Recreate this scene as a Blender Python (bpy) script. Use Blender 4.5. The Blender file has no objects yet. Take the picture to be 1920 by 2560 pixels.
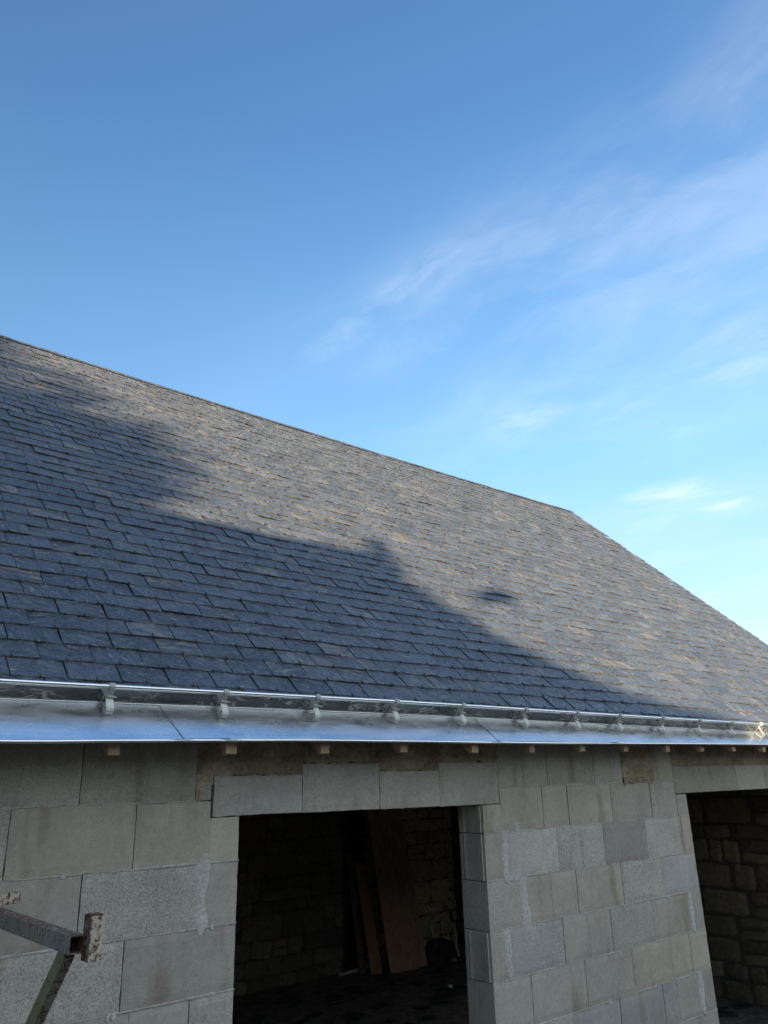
import bpy, math, random
from mathutils import Vector, noise, Matrix

# ------------------------------------------------------------------ scene, camera, light
SC = bpy.context.scene
C = SC.collection
RX = Vector((0.7652, -0.6433, -0.0258)); UX = Vector((-0.1941, -0.2687, 0.9435)); WX = Vector((0.6139, 0.7169, 0.3305))
cam_d = bpy.data.cameras.new("camera"); cam = bpy.data.objects.new("camera", cam_d); C.objects.link(cam)
cam_d.sensor_fit = 'HORIZONTAL'; cam_d.sensor_width = 36.0; cam_d.lens = 36.0 * 1940 / 1920
cam_d.clip_start = 0.05; cam_d.clip_end = 5000
M = Matrix((RX, UX, -WX)).transposed().to_4x4(); M.translation = Vector((0, -3.27, 0)); cam.matrix_world = M
SC.camera = cam
SUN_EL = math.radians(6.0); SUN_AZ = math.radians(245.0)          # azimuth from +Y towards +X
SDIR = Vector((math.sin(SUN_AZ) * math.cos(SUN_EL), math.cos(SUN_AZ) * math.cos(SUN_EL), math.sin(SUN_EL)))
sun_d = bpy.data.lights.new("sun", 'SUN'); sun = bpy.data.objects.new("sun", sun_d); C.objects.link(sun)
sun_d.energy = 5.0; sun_d.angle = math.radians(0.55); sun_d.color = (1.0, 0.76, 0.47)
sun.rotation_euler = SDIR.to_track_quat('Z', 'Y').to_euler()
sun.location = SDIR * 60
SC.view_settings.view_transform = 'Standard'; SC.view_settings.look = 'None'
SC.view_settings.exposure = 2.0; SC.view_settings.gamma = 1.0; SC.view_settings.use_curve_mapping = False
SC.cycles.max_bounces = 8; SC.cycles.diffuse_bounces = 5
SKY_STRENGTH = 0.15


class G:
    """small node-graph helper"""
    def __init__(s, tree):
        s.t = tree; s.n = tree.nodes; s.l = tree.links
    def node(s, typ, **kw):
        n = s.n.new(typ)
        for k, v in kw.items():
            if k.startswith('i_'):
                k = k[2:]; k = int(k) if k.isdigit() else k
                s.put(n.inputs[k], v)
            else: setattr(n, k, v)
        return n
    def put(s, sock, v):
        if isinstance(v, bpy.types.NodeSocket): s.l.new(v, sock)
        else:
            if sock.type == 'RGBA' and not hasattr(v, '__len__'): v = (v, v, v, 1)
            if sock.type == 'RGBA' and len(v) == 3: v = (*v, 1)
            sock.default_value = v
    def math(s, op, a, b=0.0, c=0.0, clamp=False):
        n = s.n.new('ShaderNodeMath'); n.operation = op; n.use_clamp = clamp
        for i, v in enumerate((a, b, c)): s.put(n.inputs[i], v)
        return n.outputs[0]
    def vmath(s, op, a, b=(0, 0, 0), scale=1.0):
        n = s.n.new('ShaderNodeVectorMath'); n.operation = op
        s.put(n.inputs[0], a); s.put(n.inputs[1], b)
        if op == 'SCALE': s.put(n.inputs['Scale'], scale)
        return n.outputs[1] if op in ('LENGTH', 'DOT_PRODUCT', 'DISTANCE') else n.outputs[0]
    def noise(s, vec, scale, detail=4, rough=0.55, dist=0.0, lac=2.0):
        n = s.n.new('ShaderNodeTexNoise'); s.put(n.inputs['Vector'], vec)
        s.put(n.inputs['Scale'], scale); s.put(n.inputs['Detail'], detail); s.put(n.inputs['Roughness'], rough)
        s.put(n.inputs['Distortion'], dist); s.put(n.inputs['Lacunarity'], lac)
        return n.outputs['Fac']
    def voro(s, vec, scale, feature='F1', out='Distance', rnd=1.0):
        n = s.n.new('ShaderNodeTexVoronoi'); n.feature = feature; s.put(n.inputs['Vector'], vec); s.put(n.inputs['Scale'], scale)
        if 'Randomness' in n.inputs: s.put(n.inputs['Randomness'], rnd)
        return n.outputs[out]
    def ramp(s, fac, stops, interp='LINEAR'):
        n = s.n.new('ShaderNodeValToRGB'); s.put(n.inputs[0], fac); r = n.color_ramp; r.interpolation = interp
        while len(r.elements) > 1: r.elements.remove(r.elements[-1])
        for i, (p, c) in enumerate(stops):
            e = r.elements[0] if i == 0 else r.elements.new(p)
            e.position = p
            if not hasattr(c, '__len__'): c = (c, c, c)
            e.color = (*c, 1)
        return n.outputs[0]
    def smooth(s, v, a, b):
        n = s.n.new('ShaderNodeMapRange'); n.interpolation_type = 'SMOOTHSTEP'
        s.put(n.inputs[0], v); s.put(n.inputs[1], a); s.put(n.inputs[2], b); n.inputs[3].default_value = 0; n.inputs[4].default_value = 1
        return n.outputs[0]
    def mix(s, f, a, b, mode='MIX'):
        n = s.n.new('ShaderNodeMix'); n.data_type = 'RGBA'; n.blend_type = mode
        s.put(n.inputs[0], f); s.put(n.inputs[6], a); s.put(n.inputs[7], b)
        return n.outputs[2]
    def obj(s): return s.n.new('ShaderNodeTexCoord').outputs['Object']
    def map(s, vec, scale=(1, 1, 1), rot=(0, 0, 0), loc=(0, 0, 0)):
        n = s.n.new('ShaderNodeMapping'); s.put(n.inputs[0], vec)
        n.inputs['Scale'].default_value = scale; n.inputs['Rotation'].default_value = rot; n.inputs['Location'].default_value = loc
        return n.outputs[0]
    def attr(s, name):
        n = s.n.new('ShaderNodeAttribute'); n.attribute_name = name
        return n
    def sep(s, v):
        n = s.n.new('ShaderNodeSeparateXYZ'); s.put(n.inputs[0], v); return n.outputs
    def comb(s, x, y, z):
        n = s.n.new('ShaderNodeCombineXYZ'); s.put(n.inputs[0], x); s.put(n.inputs[1], y); s.put(n.inputs[2], z); return n.outputs[0]
    def bump(s, h, strength, dist, nrm=None):
        n = s.n.new('ShaderNodeBump'); s.put(n.inputs['Height'], h); s.put(n.inputs['Strength'], strength); s.put(n.inputs['Distance'], dist)
        if nrm: s.put(n.inputs['Normal'], nrm)
        return n.outputs[0]


# ---- world: Nishita sky with thin cirrus lying on a high flat layer
W = bpy.data.worlds.new("World"); SC.world = W; W.use_nodes = True
W.node_tree.nodes.clear(); g = G(W.node_tree)
sky = g.node('ShaderNodeTexSky', sky_type='NISHITA', sun_disc=False, sun_elevation=SUN_EL, sun_rotation=SUN_AZ,
             altitude=100, air_density=1.0, dust_density=0.4, ozone_density=2.0)
dirv = g.node('ShaderNodeTexCoord').outputs['Generated']
sx, sy, sz = g.sep(g.vmath('NORMALIZE', dirv))
zc = g.math('MAXIMUM', sz, 0.04)
px = g.math('DIVIDE', sx, zc); py = g.math('DIVIDE', sy, zc)
lay = g.comb(px, py, 0.0)
warp = g.noise(lay, 1.7, 3, 0.5)
layw = g.vmath('ADD', lay, g.comb(g.math('MULTIPLY', g.math('SUBTRACT', warp, 0.5), 0.35), g.math('MULTIPLY', g.math('SUBTRACT', warp, 0.5), 0.25), 0.0))
fib = g.noise(g.map(layw, scale=(7.5, 3.6, 1), rot=(0, 0, 0.22)), 1.0, 6, 0.62)
big = g.noise(g.map(layw, scale=(1.9, 1.1, 1), loc=(3.1, 1.7, 0)), 1.0, 3, 0.5)
lx, ly, _z = g.sep(layw)
band = g.math('MULTIPLY', g.smooth(lx, 0.78, 1.04), g.math('SUBTRACT', 1.0, g.smooth(lx, 1.35, 1.9)))
band = g.math('MULTIPLY', band, g.math('SUBTRACT', 1.0, g.smooth(ly, 1.05, 1.5)))
far = g.math('MULTIPLY', g.smooth(lx, 1.4, 2.0), g.smooth(ly, 0.3, 0.6))
dens = g.math('MULTIPLY', g.smooth(g.math('ADD', g.math('MULTIPLY', fib, 0.6), g.math('MULTIPLY', big, 0.4)), 0.40, 0.66), band)
dens2 = g.math('MULTIPLY', g.smooth(g.math('ADD', g.math('MULTIPLY', fib, 0.5), g.math('MULTIPLY', big, 0.5)), 0.52, 0.68), far)
dens = g.math('ADD', g.math('MULTIPLY', dens, 0.13), g.math('MULTIPLY', dens2, 0.12))
dens = g.math('ADD', dens, g.math('MULTIPLY', g.math('MULTIPLY', g.smooth(lx, 0.70, 1.25), g.smooth(big, 0.30, 0.65)), 0.10))
def puff(cx, cy, rx, ry, rot, amt):
    d = g.vmath('SUBTRACT', layw, (cx, cy, 0)); d = g.map(d, rot=(0, 0, rot)); d = g.map(d, scale=(1 / rx, 1 / ry, 1))
    r = g.vmath('LENGTH', d)
    return g.math('MULTIPLY', g.math('SUBTRACT', 1.0, g.smooth(r, 0.1, 1.0)), g.math('MULTIPLY', amt * .40, g.smooth(fib, 0.28, 0.62)))
for a in ((0.98, 1.27, .06, .22, 0, .36), (0.95, 1.02, .07, .25, 0, .28), (1.66, 1.30, .16, .25, .5, .55), (2.55, 1.36, .17, .22, -.5, 1.3), (2.88, 1.32, .12, .13, 0, 1.0), (1.85, .72, .3, .3, 0, .30)):
    dens = g.math('ADD', dens, puff(*a))
dens = g.math('MULTIPLY', dens, g.smooth(sz, 0.05, 0.2), clamp=True)
tint = g.ramp(sz, [(0.0, (0.43, 0.40, 0.49)), (0.15, (0.52, 0.475, 0.585)), (0.26, (0.585, 0.565, 0.68)), (0.38, (0.60, 0.67, 0.75)), (0.55, (0.55, 0.67, 0.75)), (0.72, (0.46, 0.59, 0.73)), (0.80, (0.48, 0.60, 0.74)), (0.97, (1.05, 1.3, 1.55)), (1.0, (1.1, 1.35, 1.6))])
away = g.smooth(g.vmath('DOT_PRODUCT', g.comb(sx, sy, 0.0), (SDIR.x, SDIR.y, 0.0)), 0.35, -0.35)      # clear blue on the side away from the sun
skyc = g.mix(away, sky.outputs[0], g.mix(1.0, sky.outputs[0], tint, 'MULTIPLY'))
skyc = g.mix(dens, skyc, (1.75, 1.95, 2.3))
fill_sky = g.math('MULTIPLY', g.smooth(sy, -0.05, -0.45), g.math('MULTIPLY', g.smooth(sz, 0.0, 0.15), g.math('ADD', 0.35, g.math('MULTIPLY', big, 0.6))), clamp=True)   # brightness added to the unseen sky behind the camera to light the wall
fill_sky = g.math('MULTIPLY', fill_sky, g.smooth(sx, -0.65, 0.1))
skyc = g.mix(fill_sky, skyc, (3.05, 3.08, 2.98))
sunside_dim = g.math('MULTIPLY', g.smooth(g.vmath('DOT_PRODUCT', g.comb(sx, sy, sz), tuple(SDIR)), 0.25, 0.75), 0.6)      # dimming added to the unseen sunward sky to keep the jamb dark
skyc = g.mix(sunside_dim, skyc, (0.42, 0.43, 0.46))
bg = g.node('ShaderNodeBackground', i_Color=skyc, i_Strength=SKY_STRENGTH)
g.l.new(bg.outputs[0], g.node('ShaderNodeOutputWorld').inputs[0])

# ------------------------------------------------------------------ helpers
FLOOR = -2.35
rnd = random.Random(11)
AL = 0.7571259522671497; CA, SA, TA = math.cos(AL), math.sin(AL), math.tan(AL)
UH = Vector((0.4226, -0.9063, 0)); SH = Vector((-0.9063, -0.4226, 0))        # across and towards the sun


class MB:
    def __init__(s): s.v = []; s.f = []; s.m = []; s.c = []
    def quad(s, a, b, c, d, mi=0, col=(1, 1, 1, 1)):
        n = len(s.v); s.v += [a, b, c, d]; s.f.append((n, n + 1, n + 2, n + 3)); s.m.append(mi); s.c.append(col)
    def poly(s, pts, mi=0, col=(1, 1, 1, 1)):
        n = len(s.v); s.v += list(pts); s.f.append(tuple(range(n, n + len(pts)))); s.m.append(mi); s.c.append(col)
    def box8(s, P, mi=0, col=(1, 1, 1, 1)):
        """P: 4 bottom corners (ccw from above) then 4 top corners"""
        n = len(s.v); s.v += [tuple(p) for p in P]
        for f in ((0, 3, 2, 1), (4, 5, 6, 7), (0, 1, 5, 4), (1, 2, 6, 5), (2, 3, 7, 6), (3, 0, 4, 7)):
            s.f.append(tuple(n + i for i in f)); s.m.append(mi); s.c.append(col)
    def box(s, x0, x1, y0, y1, z0, z1, mi=0, col=(1, 1, 1, 1)):
        s.box8([(x0, y0, z0), (x1, y0, z0), (x1, y1, z0), (x0, y1, z0), (x0, y0, z1), (x1, y0, z1), (x1, y1, z1), (x0, y1, z1)], mi, col)
    def grid(s, fn, nu, nv, mi=0, col=(1, 1, 1, 1), flip=False):
        n = len(s.v)
        for j in range(nv + 1):
            for i in range(nu + 1): s.v.append(tuple(fn(i / nu, j / nv)))
        for j in range(nv):
            for i in range(nu):
                a = n + j * (nu + 1) + i; q = (a, a + 1, a + nu + 2, a + nu + 1)
                s.f.append(q[::-1] if flip else q); s.m.append(mi); s.c.append(col)
    def prism(s, poly, ax, t0, t1, mi=0, col=(1, 1, 1, 1)):
        """extrude a list of 2-D points; ax(p, t) gives the 3-D point"""
        n = len(s.v); k = len(poly)
        s.v += [tuple(ax(p, t0)) for p in poly] + [tuple(ax(p, t1)) for p in poly]
        s.f.append(tuple(range(n, n + k))[::-1]); s.f.append(tuple(range(n + k, n + 2 * k)))
        for i in range(k):
            j = (i + 1) % k; s.f.append((n + i, n + j, n + k + j, n + k + i))
        s.m += [mi] * (k + 2); s.c += [col] * (k + 2)
    def tube(s, pts, r, k=10, mi=0, col=(1, 1, 1, 1), cap=True):
        pts = [Vector(p) for p in pts]; n0 = len(s.v); prev = None
        for i, p in enumerate(pts):
            t = (pts[min(i + 1, len(pts) - 1)] - pts[max(i - 1, 0)]).normalized()
            a = prev if prev is not None else Vector((0.13, 0.31, 0.94)).cross(t)
            a = (a - t * a.dot(t)).normalized(); prev = a; b = t.cross(a)
            rr = r[i] if hasattr(r, '__len__') else r
            for q in range(k):
                w = 2 * math.pi * q / k; s.v.append(tuple(p + (a * math.cos(w) + b * math.sin(w)) * rr))
        for i in range(len(pts) - 1):
            for q in range(k):
                q2 = (q + 1) % k; s.f.append((n0 + i * k + q, n0 + i * k + q2, n0 + (i + 1) * k + q2, n0 + (i + 1) * k + q)); s.m.append(mi); s.c.append(col)
        if cap:
            s.f.append(tuple(range(n0, n0 + k))[::-1]); e = n0 + (len(pts) - 1) * k; s.f.append(tuple(range(e, e + k))); s.m += [mi] * 2; s.c += [col] * 2
    def build(s, name, mats, parent=None, smooth=False, bevel=0.0, recalc=True):
        me = bpy.data.meshes.new(name); me.from_pydata(s.v, [], s.f)
        for m in (mats if isinstance(mats, (list, tuple)) else [mats]): me.materials.append(m)
        me.polygons.foreach_set('material_index', s.m)
        a = me.attributes.new('tone', 'FLOAT_COLOR', 'FACE')
        a.data.foreach_set('color', [x for c in s.c for x in c])
        if smooth: me.polygons.foreach_set('use_smooth', [True] * len(s.f))
        me.update()
        if recalc:
            import bmesh
            bm = bmesh.new(); bm.from_mesh(me); bmesh.ops.recalc_face_normals(bm, faces=bm.faces); bm.to_mesh(me); bm.free()
        o = bpy.data.objects.new(name, me); C.objects.link(o)
        if parent:
            o.parent = parent
            w = Vector(parent.location); p = parent.parent
            while p: w += p.location; p = p.parent
            o.location = -w
        if bevel:
            b = o.modifiers.new('bevel', 'BEVEL'); b.width = bevel; b.segments = 2; b.limit_method = 'ANGLE'
        return o


def tag(o, label=None, cat=None, group=None, kind=None):
    if label: o['label'] = label
    if cat: o['category'] = cat
    if group: o['group'] = group
    if kind: o['kind'] = kind
    return o
def empty(name, loc, label, cat, group=None):
    o = bpy.data.objects.new(name, None); o.location = loc; C.objects.link(o); o.empty_display_size = 0.2
    return tag(o, label, cat, group)
def N(*p): return noise.noise(Vector(p))
def FB(x, y, z, o=4): return noise.fractal(Vector((x, y, z)), 1.0, 2.0, o)
def lerp(a, b, t): return a + (b - a) * t
def table(xs, ys, x):
    if x <= xs[0]: return ys[0]
    for i in range(len(xs) - 1):
        if x <= xs[i + 1]: return lerp(ys[i], ys[i + 1], (x - xs[i]) / (xs[i + 1] - xs[i]))
    return ys[-1]


# ------------------------------------------------------------------ materials
def mat(name):
    m = bpy.data.materials.new(name); m.use_nodes = True; m.node_tree.nodes.clear(); gg = G(m.node_tree)
    b = gg.node('ShaderNodeBsdfPrincipled'); o = gg.node('ShaderNodeOutputMaterial'); gg.l.new(b.outputs[0], o.inputs[0])
    return m, gg, b


def m_concrete():
    m, g, b = mat('concrete_block'); v = g.obj(); at = g.attr('tone'); sp = g.sep(at.outputs['Color']); tone, coarse, warm = sp[0], sp[1], sp[2]
    off = g.vmath('ADD', v, g.vmath('SCALE', at.outputs['Color'], scale=7.3))
    grain = g.noise(off, 130, 3, 0.75); fine = g.noise(off, 330, 2, 0.7); mid = g.noise(off, 38, 4, 0.6); large = g.noise(off, 3.2, 4, 0.6)
    streak = g.noise(g.map(off, scale=(7, 7, 1.1)), 1.0, 3, 0.55)
    gc = g.ramp(grain, [(0.28, 0.40), (0.42, 0.86), (0.55, 1.14), (0.72, 1.5)])
    gs = g.ramp(fine, [(0.28, 0.78), (0.5, 1.0), (0.75, 1.22)])
    k = g.mix(coarse, gs, gc)
    pits = g.ramp(g.voro(off, 55), [(0.0, 0.35), (0.10, 0.55), (0.16, 1.0)])
    k = g.mix(0.65, k, pits, 'MULTIPLY')
    k = g.mix(1.0, k, g.ramp(large, [(0.25, 0.82), (0.5, 1.0), (0.75, 1.14)]), 'MULTIPLY')
    k = g.mix(1.0, k, g.ramp(mid, [(0.3, 0.90), (0.7, 1.10)]), 'MULTIPLY')
    col = g.mix(warm, (0.355, 0.36, 0.35), (0.405, 0.385, 0.32))
    stain = g.smooth(streak, 0.55, 0.72)
    col = g.mix(g.math('MULTIPLY', stain, 0.6), col, (0.22, 0.19, 0.135))
    efl = g.smooth(g.noise(g.map(off, scale=(9, 9, 4), loc=(5, 2, 9)), 1.0, 4, 0.6), 0.63, 0.8)
    col = g.mix(g.math('MULTIPLY', efl, 0.35), col, (0.50, 0.51, 0.49))
    col = g.mix(1.0, col, k, 'MULTIPLY')
    col = g.mix(1.0, col, g.comb(tone, tone, tone), 'MULTIPLY')
    g.put(b.inputs['Base Color'], col); b.inputs['Roughness'].default_value = 0.92; b.inputs['Specular IOR Level'].default_value = 0.25
    h = g.math('ADD', g.math('MULTIPLY', g.math('MULTIPLY', grain, coarse), 1.6), g.math('MULTIPLY', fine, 0.35))
    h = g.math('ADD', h, g.math('MULTIPLY', pits, 0.5))
    g.put(b.inputs['Normal'], g.bump(h, 0.55, 0.004))
    return m


def m_mortar(name, c1, c2, rough=1.0, sc=60):
    m, g, b = mat(name); v = g.obj()
    n1 = g.noise(v, sc, 5, 0.7); n2 = g.noise(v, 6, 4, 0.6)
    col = g.mix(g.smooth(n2, 0.35, 0.65), c1, c2)
    col = g.mix(1.0, col, g.ramp(n1, [(0.28, 0.45), (0.48, 0.95), (0.72, 1.35)]), 'MULTIPLY')
    g.put(b.inputs['Base Color'], col); b.inputs['Roughness'].default_value = 0.95; b.inputs['Specular IOR Level'].default_value = 0.2
    g.put(b.inputs['Normal'], g.bump(n1, 0.6 * rough, 0.008 * rough))
    return m


def m_slate():
    m, g, b = mat('slate'); v = g.obj(); at = g.attr('tone'); sp = g.sep(at.outputs['Color'])
    # local frame of the roof plane so the cleft pattern runs with the slates
    q = g.map(v, rot=(-AL, 0, 0))
    off = g.vmath('ADD', q, g.vmath('SCALE', at.outputs['Color'], scale=5.7))
    ang = g.math('MULTIPLY', g.math('SUBTRACT', sp[1], 0.5), 1.6)
    rr = g.node('ShaderNodeVectorRotate', rotation_type='Z_AXIS', i_Vector=off, i_Angle=g.math('ADD', ang, 0.5)).outputs[0]
    cleft = g.noise(g.map(rr, scale=(11, 30, 11)), 1.0, 5, 0.66, 0.8)
    lump = g.noise(off, 11, 3, 0.5, 0.4)
    fine = g.noise(g.map(rr, scale=(60, 150, 60)), 1.0, 4, 0.65, 0.4)
    scratch = g.noise(g.map(rr, scale=(14, 75, 14), loc=(2, 7, 1)), 1.0, 4, 0.65, 1.6)
    dust = g.noise(off, 26, 5, 0.7, 1.2)
    base = g.mix(sp[0], (0.040, 0.063, 0.100), (0.070, 0.100, 0.146))
    base = g.mix(g.math('SUBTRACT', 1.0, at.outputs['Alpha']), base, (0.17, 0.16, 0.145))
    base = g.mix(1.0, base, g.ramp(fine, [(0.3, 0.72), (0.7, 1.25)]), 'MULTIPLY')
    sc = g.math('MULTIPLY', g.smooth(scratch, 0.54, 0.62), g.smooth(dust, 0.45, 0.58))
    base = g.mix(g.math('MULTIPLY', sc, 0.5), base, (0.46, 0.42, 0.35))
    rusty = g.math('MULTIPLY', g.smooth(sp[2], 0.80, 0.86), g.smooth(g.noise(g.map(rr, scale=(7, 22, 7), loc=(4, 4, 1)), 1.0, 4, 0.6, 1.2), 0.50, 0.60))
    base = g.mix(g.math('MULTIPLY', rusty, 0.48), base, (0.28, 0.245, 0.185))
    ring = g.smooth(g.math('ABSOLUTE', g.math('SUBTRACT', dust, 0.53)), 0.012, 0.0)
    base = g.mix(g.math('MULTIPLY', ring, g.math('MULTIPLY', g.smooth(lump, 0.45, 0.7), 0.38)), base, (0.24, 0.24, 0.235))
    base = g.mix(g.smooth(g.noise(off, 9, 4, 0.7, 1.0), 0.68, 0.74), base, (0.028, 0.033, 0.042))
    g.put(b.inputs['Base Color'], base)
    g.put(b.inputs['Roughness'], g.ramp(lump, [(0.3, 0.36), (0.7, 0.56)])); b.inputs['Specular IOR Level'].default_value = 0.7
    st = g.ramp(cleft, [(0.30, 0.0), (0.42, 0.30), (0.46, 0.52), (0.58, 0.66), (0.62, 0.92), (0.75, 1.0)])
    h = g.math('ADD', g.math('MULTIPLY', st, 0.9), g.math('ADD', g.math('MULTIPLY', lump, 0.9), g.math('MULTIPLY', fine, 0.22)))
    g.put(b.inputs['Normal'], g.bump(h, 1.0, 0.021))
    return m


def m_plain(name, col, rough=0.8, metal=0.0, nsc=40, namt=0.25, bump=0.3, spec=0.4):
    m, g, b = mat(name); v = g.obj(); n = g.noise(v, nsc, 4, 0.6)
    c = g.mix(1.0, col, g.ramp(n, [(0.25, 1 - namt), (0.75, 1 + namt)]), 'MULTIPLY')
    g.put(b.inputs['Base Color'], c); b.inputs['Roughness'].default_value = rough; b.inputs['Metallic'].default_value = metal
    b.inputs['Specular IOR Level'].default_value = spec
    g.put(b.inputs['Normal'], g.bump(n, bump, 0.004))
    return m


def m_zinc(name, smears_and_reflection):
    m, g, b = mat(name); v = g.obj()
    w = g.noise(v, 2.2, 2, 0.5); w2 = g.noise(g.map(v, scale=(9, 30, 30)), 1.0, 3, 0.5)
    sp = g.noise(v, 55, 4, 0.7); specks = g.smooth(g.voro(v, 28), 0.10, 0.05)
    dull = g.noise(g.map(v, scale=(3, 14, 14)), 1.0, 4, 0.6, 0.6)
    col = g.mix(g.smooth(dull, 0.3, 0.7), (0.68, 0.72, 0.75), (0.80, 0.83, 0.86))
    rough = g.ramp(dull, [(0.3, 0.20), (0.7, 0.36)])
    if smears_and_reflection:
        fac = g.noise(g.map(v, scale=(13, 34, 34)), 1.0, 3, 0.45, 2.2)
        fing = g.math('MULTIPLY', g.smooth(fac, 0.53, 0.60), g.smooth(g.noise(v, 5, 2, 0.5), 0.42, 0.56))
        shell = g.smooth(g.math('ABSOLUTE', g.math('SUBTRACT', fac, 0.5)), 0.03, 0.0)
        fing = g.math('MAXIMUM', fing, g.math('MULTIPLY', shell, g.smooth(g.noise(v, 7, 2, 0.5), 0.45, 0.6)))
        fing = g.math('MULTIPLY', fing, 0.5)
        col = g.mix(g.smooth(dull, 0.3, 0.7), (0.17, 0.195, 0.21), (0.23, 0.255, 0.275))  # base darkened to paint in the dark ground reflected by the upright
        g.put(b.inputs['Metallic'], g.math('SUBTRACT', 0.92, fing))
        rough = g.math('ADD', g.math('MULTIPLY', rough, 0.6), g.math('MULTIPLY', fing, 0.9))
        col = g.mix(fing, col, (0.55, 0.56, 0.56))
    else:
        sm = g.math('MULTIPLY', g.smooth(specks, 0.0, 1.0), g.smooth(g.noise(v, 9, 2, 0.5), 0.52, 0.66))
        col = g.mix(g.math('MULTIPLY', sm, 0.6), col, (0.10, 0.12, 0.15))
        streak = g.smooth(g.noise(g.map(v, scale=(34, 4, 4)), 1.0, 3, 0.6), 0.58, 0.75)
        rough = g.math('ADD', rough, g.math('MULTIPLY', streak, 0.12))
        b.inputs['Metallic'].default_value = 0.96
    g.put(b.inputs['Base Color'], col); g.put(b.inputs['Roughness'], rough)
    h = g.math('ADD', w, g.math('MULTIPLY', w2, 0.10)); h = g.math('ADD', h, g.math('MULTIPLY', sp, 0.006))
    g.put(b.inputs['Normal'], g.bump(h, 0.18, 0.03))
    return m


def m_wood(name, c1, c2, axis=(3, 40, 40), rough=0.75):
    m, g, b = mat(name); v = g.obj()
    n = g.noise(g.map(v, scale=axis), 1.0, 4, 0.6, 1.2); k = g.noise(v, 7, 3, 0.5)
    c = g.mix(n, c1, c2); c = g.mix(1.0, c, g.ramp(k, [(0.3, 0.75), (0.7, 1.2)]), 'MULTIPLY')
    g.put(b.inputs['Base Color'], c); b.inputs['Roughness'].default_value = rough
    g.put(b.inputs['Normal'], g.bump(n, 0.3, 0.002))
    return m


def m_rust():
    m, g, b = mat('rusty_painted_steel'); v = g.obj(); at = g.attr('tone'); sp = g.sep(at.outputs['Color'])
    n = g.noise(v, 70, 5, 0.7, 0.5); big = g.noise(v, 9, 3, 0.6); dr = g.noise(g.map(v, scale=(90, 90, 14)), 1.0, 4, 0.65)
    paint = g.mix(g.smooth(big, 0.3, 0.7), (0.175, 0.185, 0.175), (0.25, 0.255, 0.235))
    moss = g.mix(g.smooth(g.noise(v, 30, 4, 0.6), 0.35, 0.65), (0.12, 0.15, 0.045), (0.19, 0.20, 0.09))
    paint = g.mix(sp[1], paint, (0.44, 0.41, 0.34))
    paint = g.mix(g.math('MULTIPLY', sp[2], g.smooth(big, 0.2, 0.6)), paint, moss)
    rust = g.mix(g.smooth(g.noise(v, 120, 3, 0.6), 0.35, 0.65), (0.045, 0.020, 0.012), (0.145, 0.068, 0.035))
    f = g.math('ADD', g.math('MULTIPLY', n, 0.7), g.math('MULTIPLY', dr, 0.3))
    f = g.smooth(g.math('ADD', f, g.math('SUBTRACT', sp[0], 0.5)), 0.50, 0.60)
    c = g.mix(f, paint, rust)
    g.put(b.inputs['Base Color'], c); g.put(b.inputs['Roughness'], g.math('ADD', 0.5, g.math('MULTIPLY', f, 0.4)))
    g.put(b.inputs['Normal'], g.bump(g.math('ADD', f, g.math('MULTIPLY', n, 0.6)), 0.5, 0.0015))
    return m


def m_stone():
    m, g, b = mat('rubble_stone'); v = g.obj(); at = g.attr('tone'); sp = g.sep(at.outputs['Color'])
    n = g.noise(v, 22, 5, 0.65); big = g.noise(v, 2.5, 3, 0.6)
    c = g.mix(sp[1], (0.20, 0.195, 0.185), (0.54, 0.43, 0.26))
    c = g.mix(1.0, c, g.ramp(n, [(0.25, 0.6), (0.5, 1.0), (0.75, 1.35)]), 'MULTIPLY')
    c = g.mix(1.0, c, g.comb(sp[0], sp[0], sp[0]), 'MULTIPLY')
    g.put(b.inputs['Base Color'], c); b.inputs['Roughness'].default_value = 0.95; b.inputs['Specular IOR Level'].default_value = 0.15
    g.put(b.inputs['Normal'], g.bump(n, 0.7, 0.012))
    return m


def m_osb():
    m, g, b = mat('strand_board'); v = g.obj()
    q = g.map(v, scale=(38, 38, 8), rot=(0, 0.25, 0)); q2 = g.map(v, scale=(48, 48, 9), rot=(0, -0.35, 0), loc=(3, 1, 2))
    a = g.voro(q, 1.0, out='Color'); a2 = g.voro(q2, 1.0, out='Color')
    f = g.sep(a)[0]; f2 = g.sep(a2)[1]
    c = g.mix(f, (0.33, 0.19, 0.115), (0.50, 0.31, 0.19)); c = g.mix(g.math('MULTIPLY', g.smooth(f2, 0.80, 0.9), 0.45), c, (0.36, 0.26, 0.19))
    g.put(b.inputs['Base Color'], c); b.inputs['Roughness'].default_value = 0.7
    return m


MT_BLOCK = m_concrete()
MT_JOINT = m_mortar('joint_mortar', (0.36, 0.355, 0.34), (0.46, 0.455, 0.44), 0.6, 90)
MT_SMEAR = m_mortar('smeared_mortar', (0.41, 0.42, 0.41), (0.48, 0.49, 0.48), 0.3, 70)
MT_FILL = m_mortar('lime_mortar', (0.36, 0.31, 0.225), (0.23, 0.19, 0.135), 1.0, 45)
MT_DARK = m_plain('dark_joint', (0.065, 0.062, 0.058), 1.0, spec=0.1)
MT_SLATE = m_slate()
MT_HOOK = m_plain('hook_wire', (0.09, 0.085, 0.08), 0.5, 0.4)
MT_DECK = m_wood('roof_boarding', (0.10, 0.065, 0.04), (0.17, 0.115, 0.07), (2, 30, 30))
MT_RAFT = m_wood('new_softwood', (0.30, 0.205, 0.13), (0.43, 0.31, 0.215), (60, 5, 14))
MT_ZINC = m_zinc('bright_zinc', False)
MT_ZINCF = m_zinc('fingermarked_zinc_dark_reflection', True)
MT_GALV = m_plain('galvanised_strap', (0.46, 0.50, 0.49), 0.52, 0.5, 60, 0.15, 0.15)
MT_RUST = m_rust()
MT_STONE = m_stone()
MT_OSB = m_osb()
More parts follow.
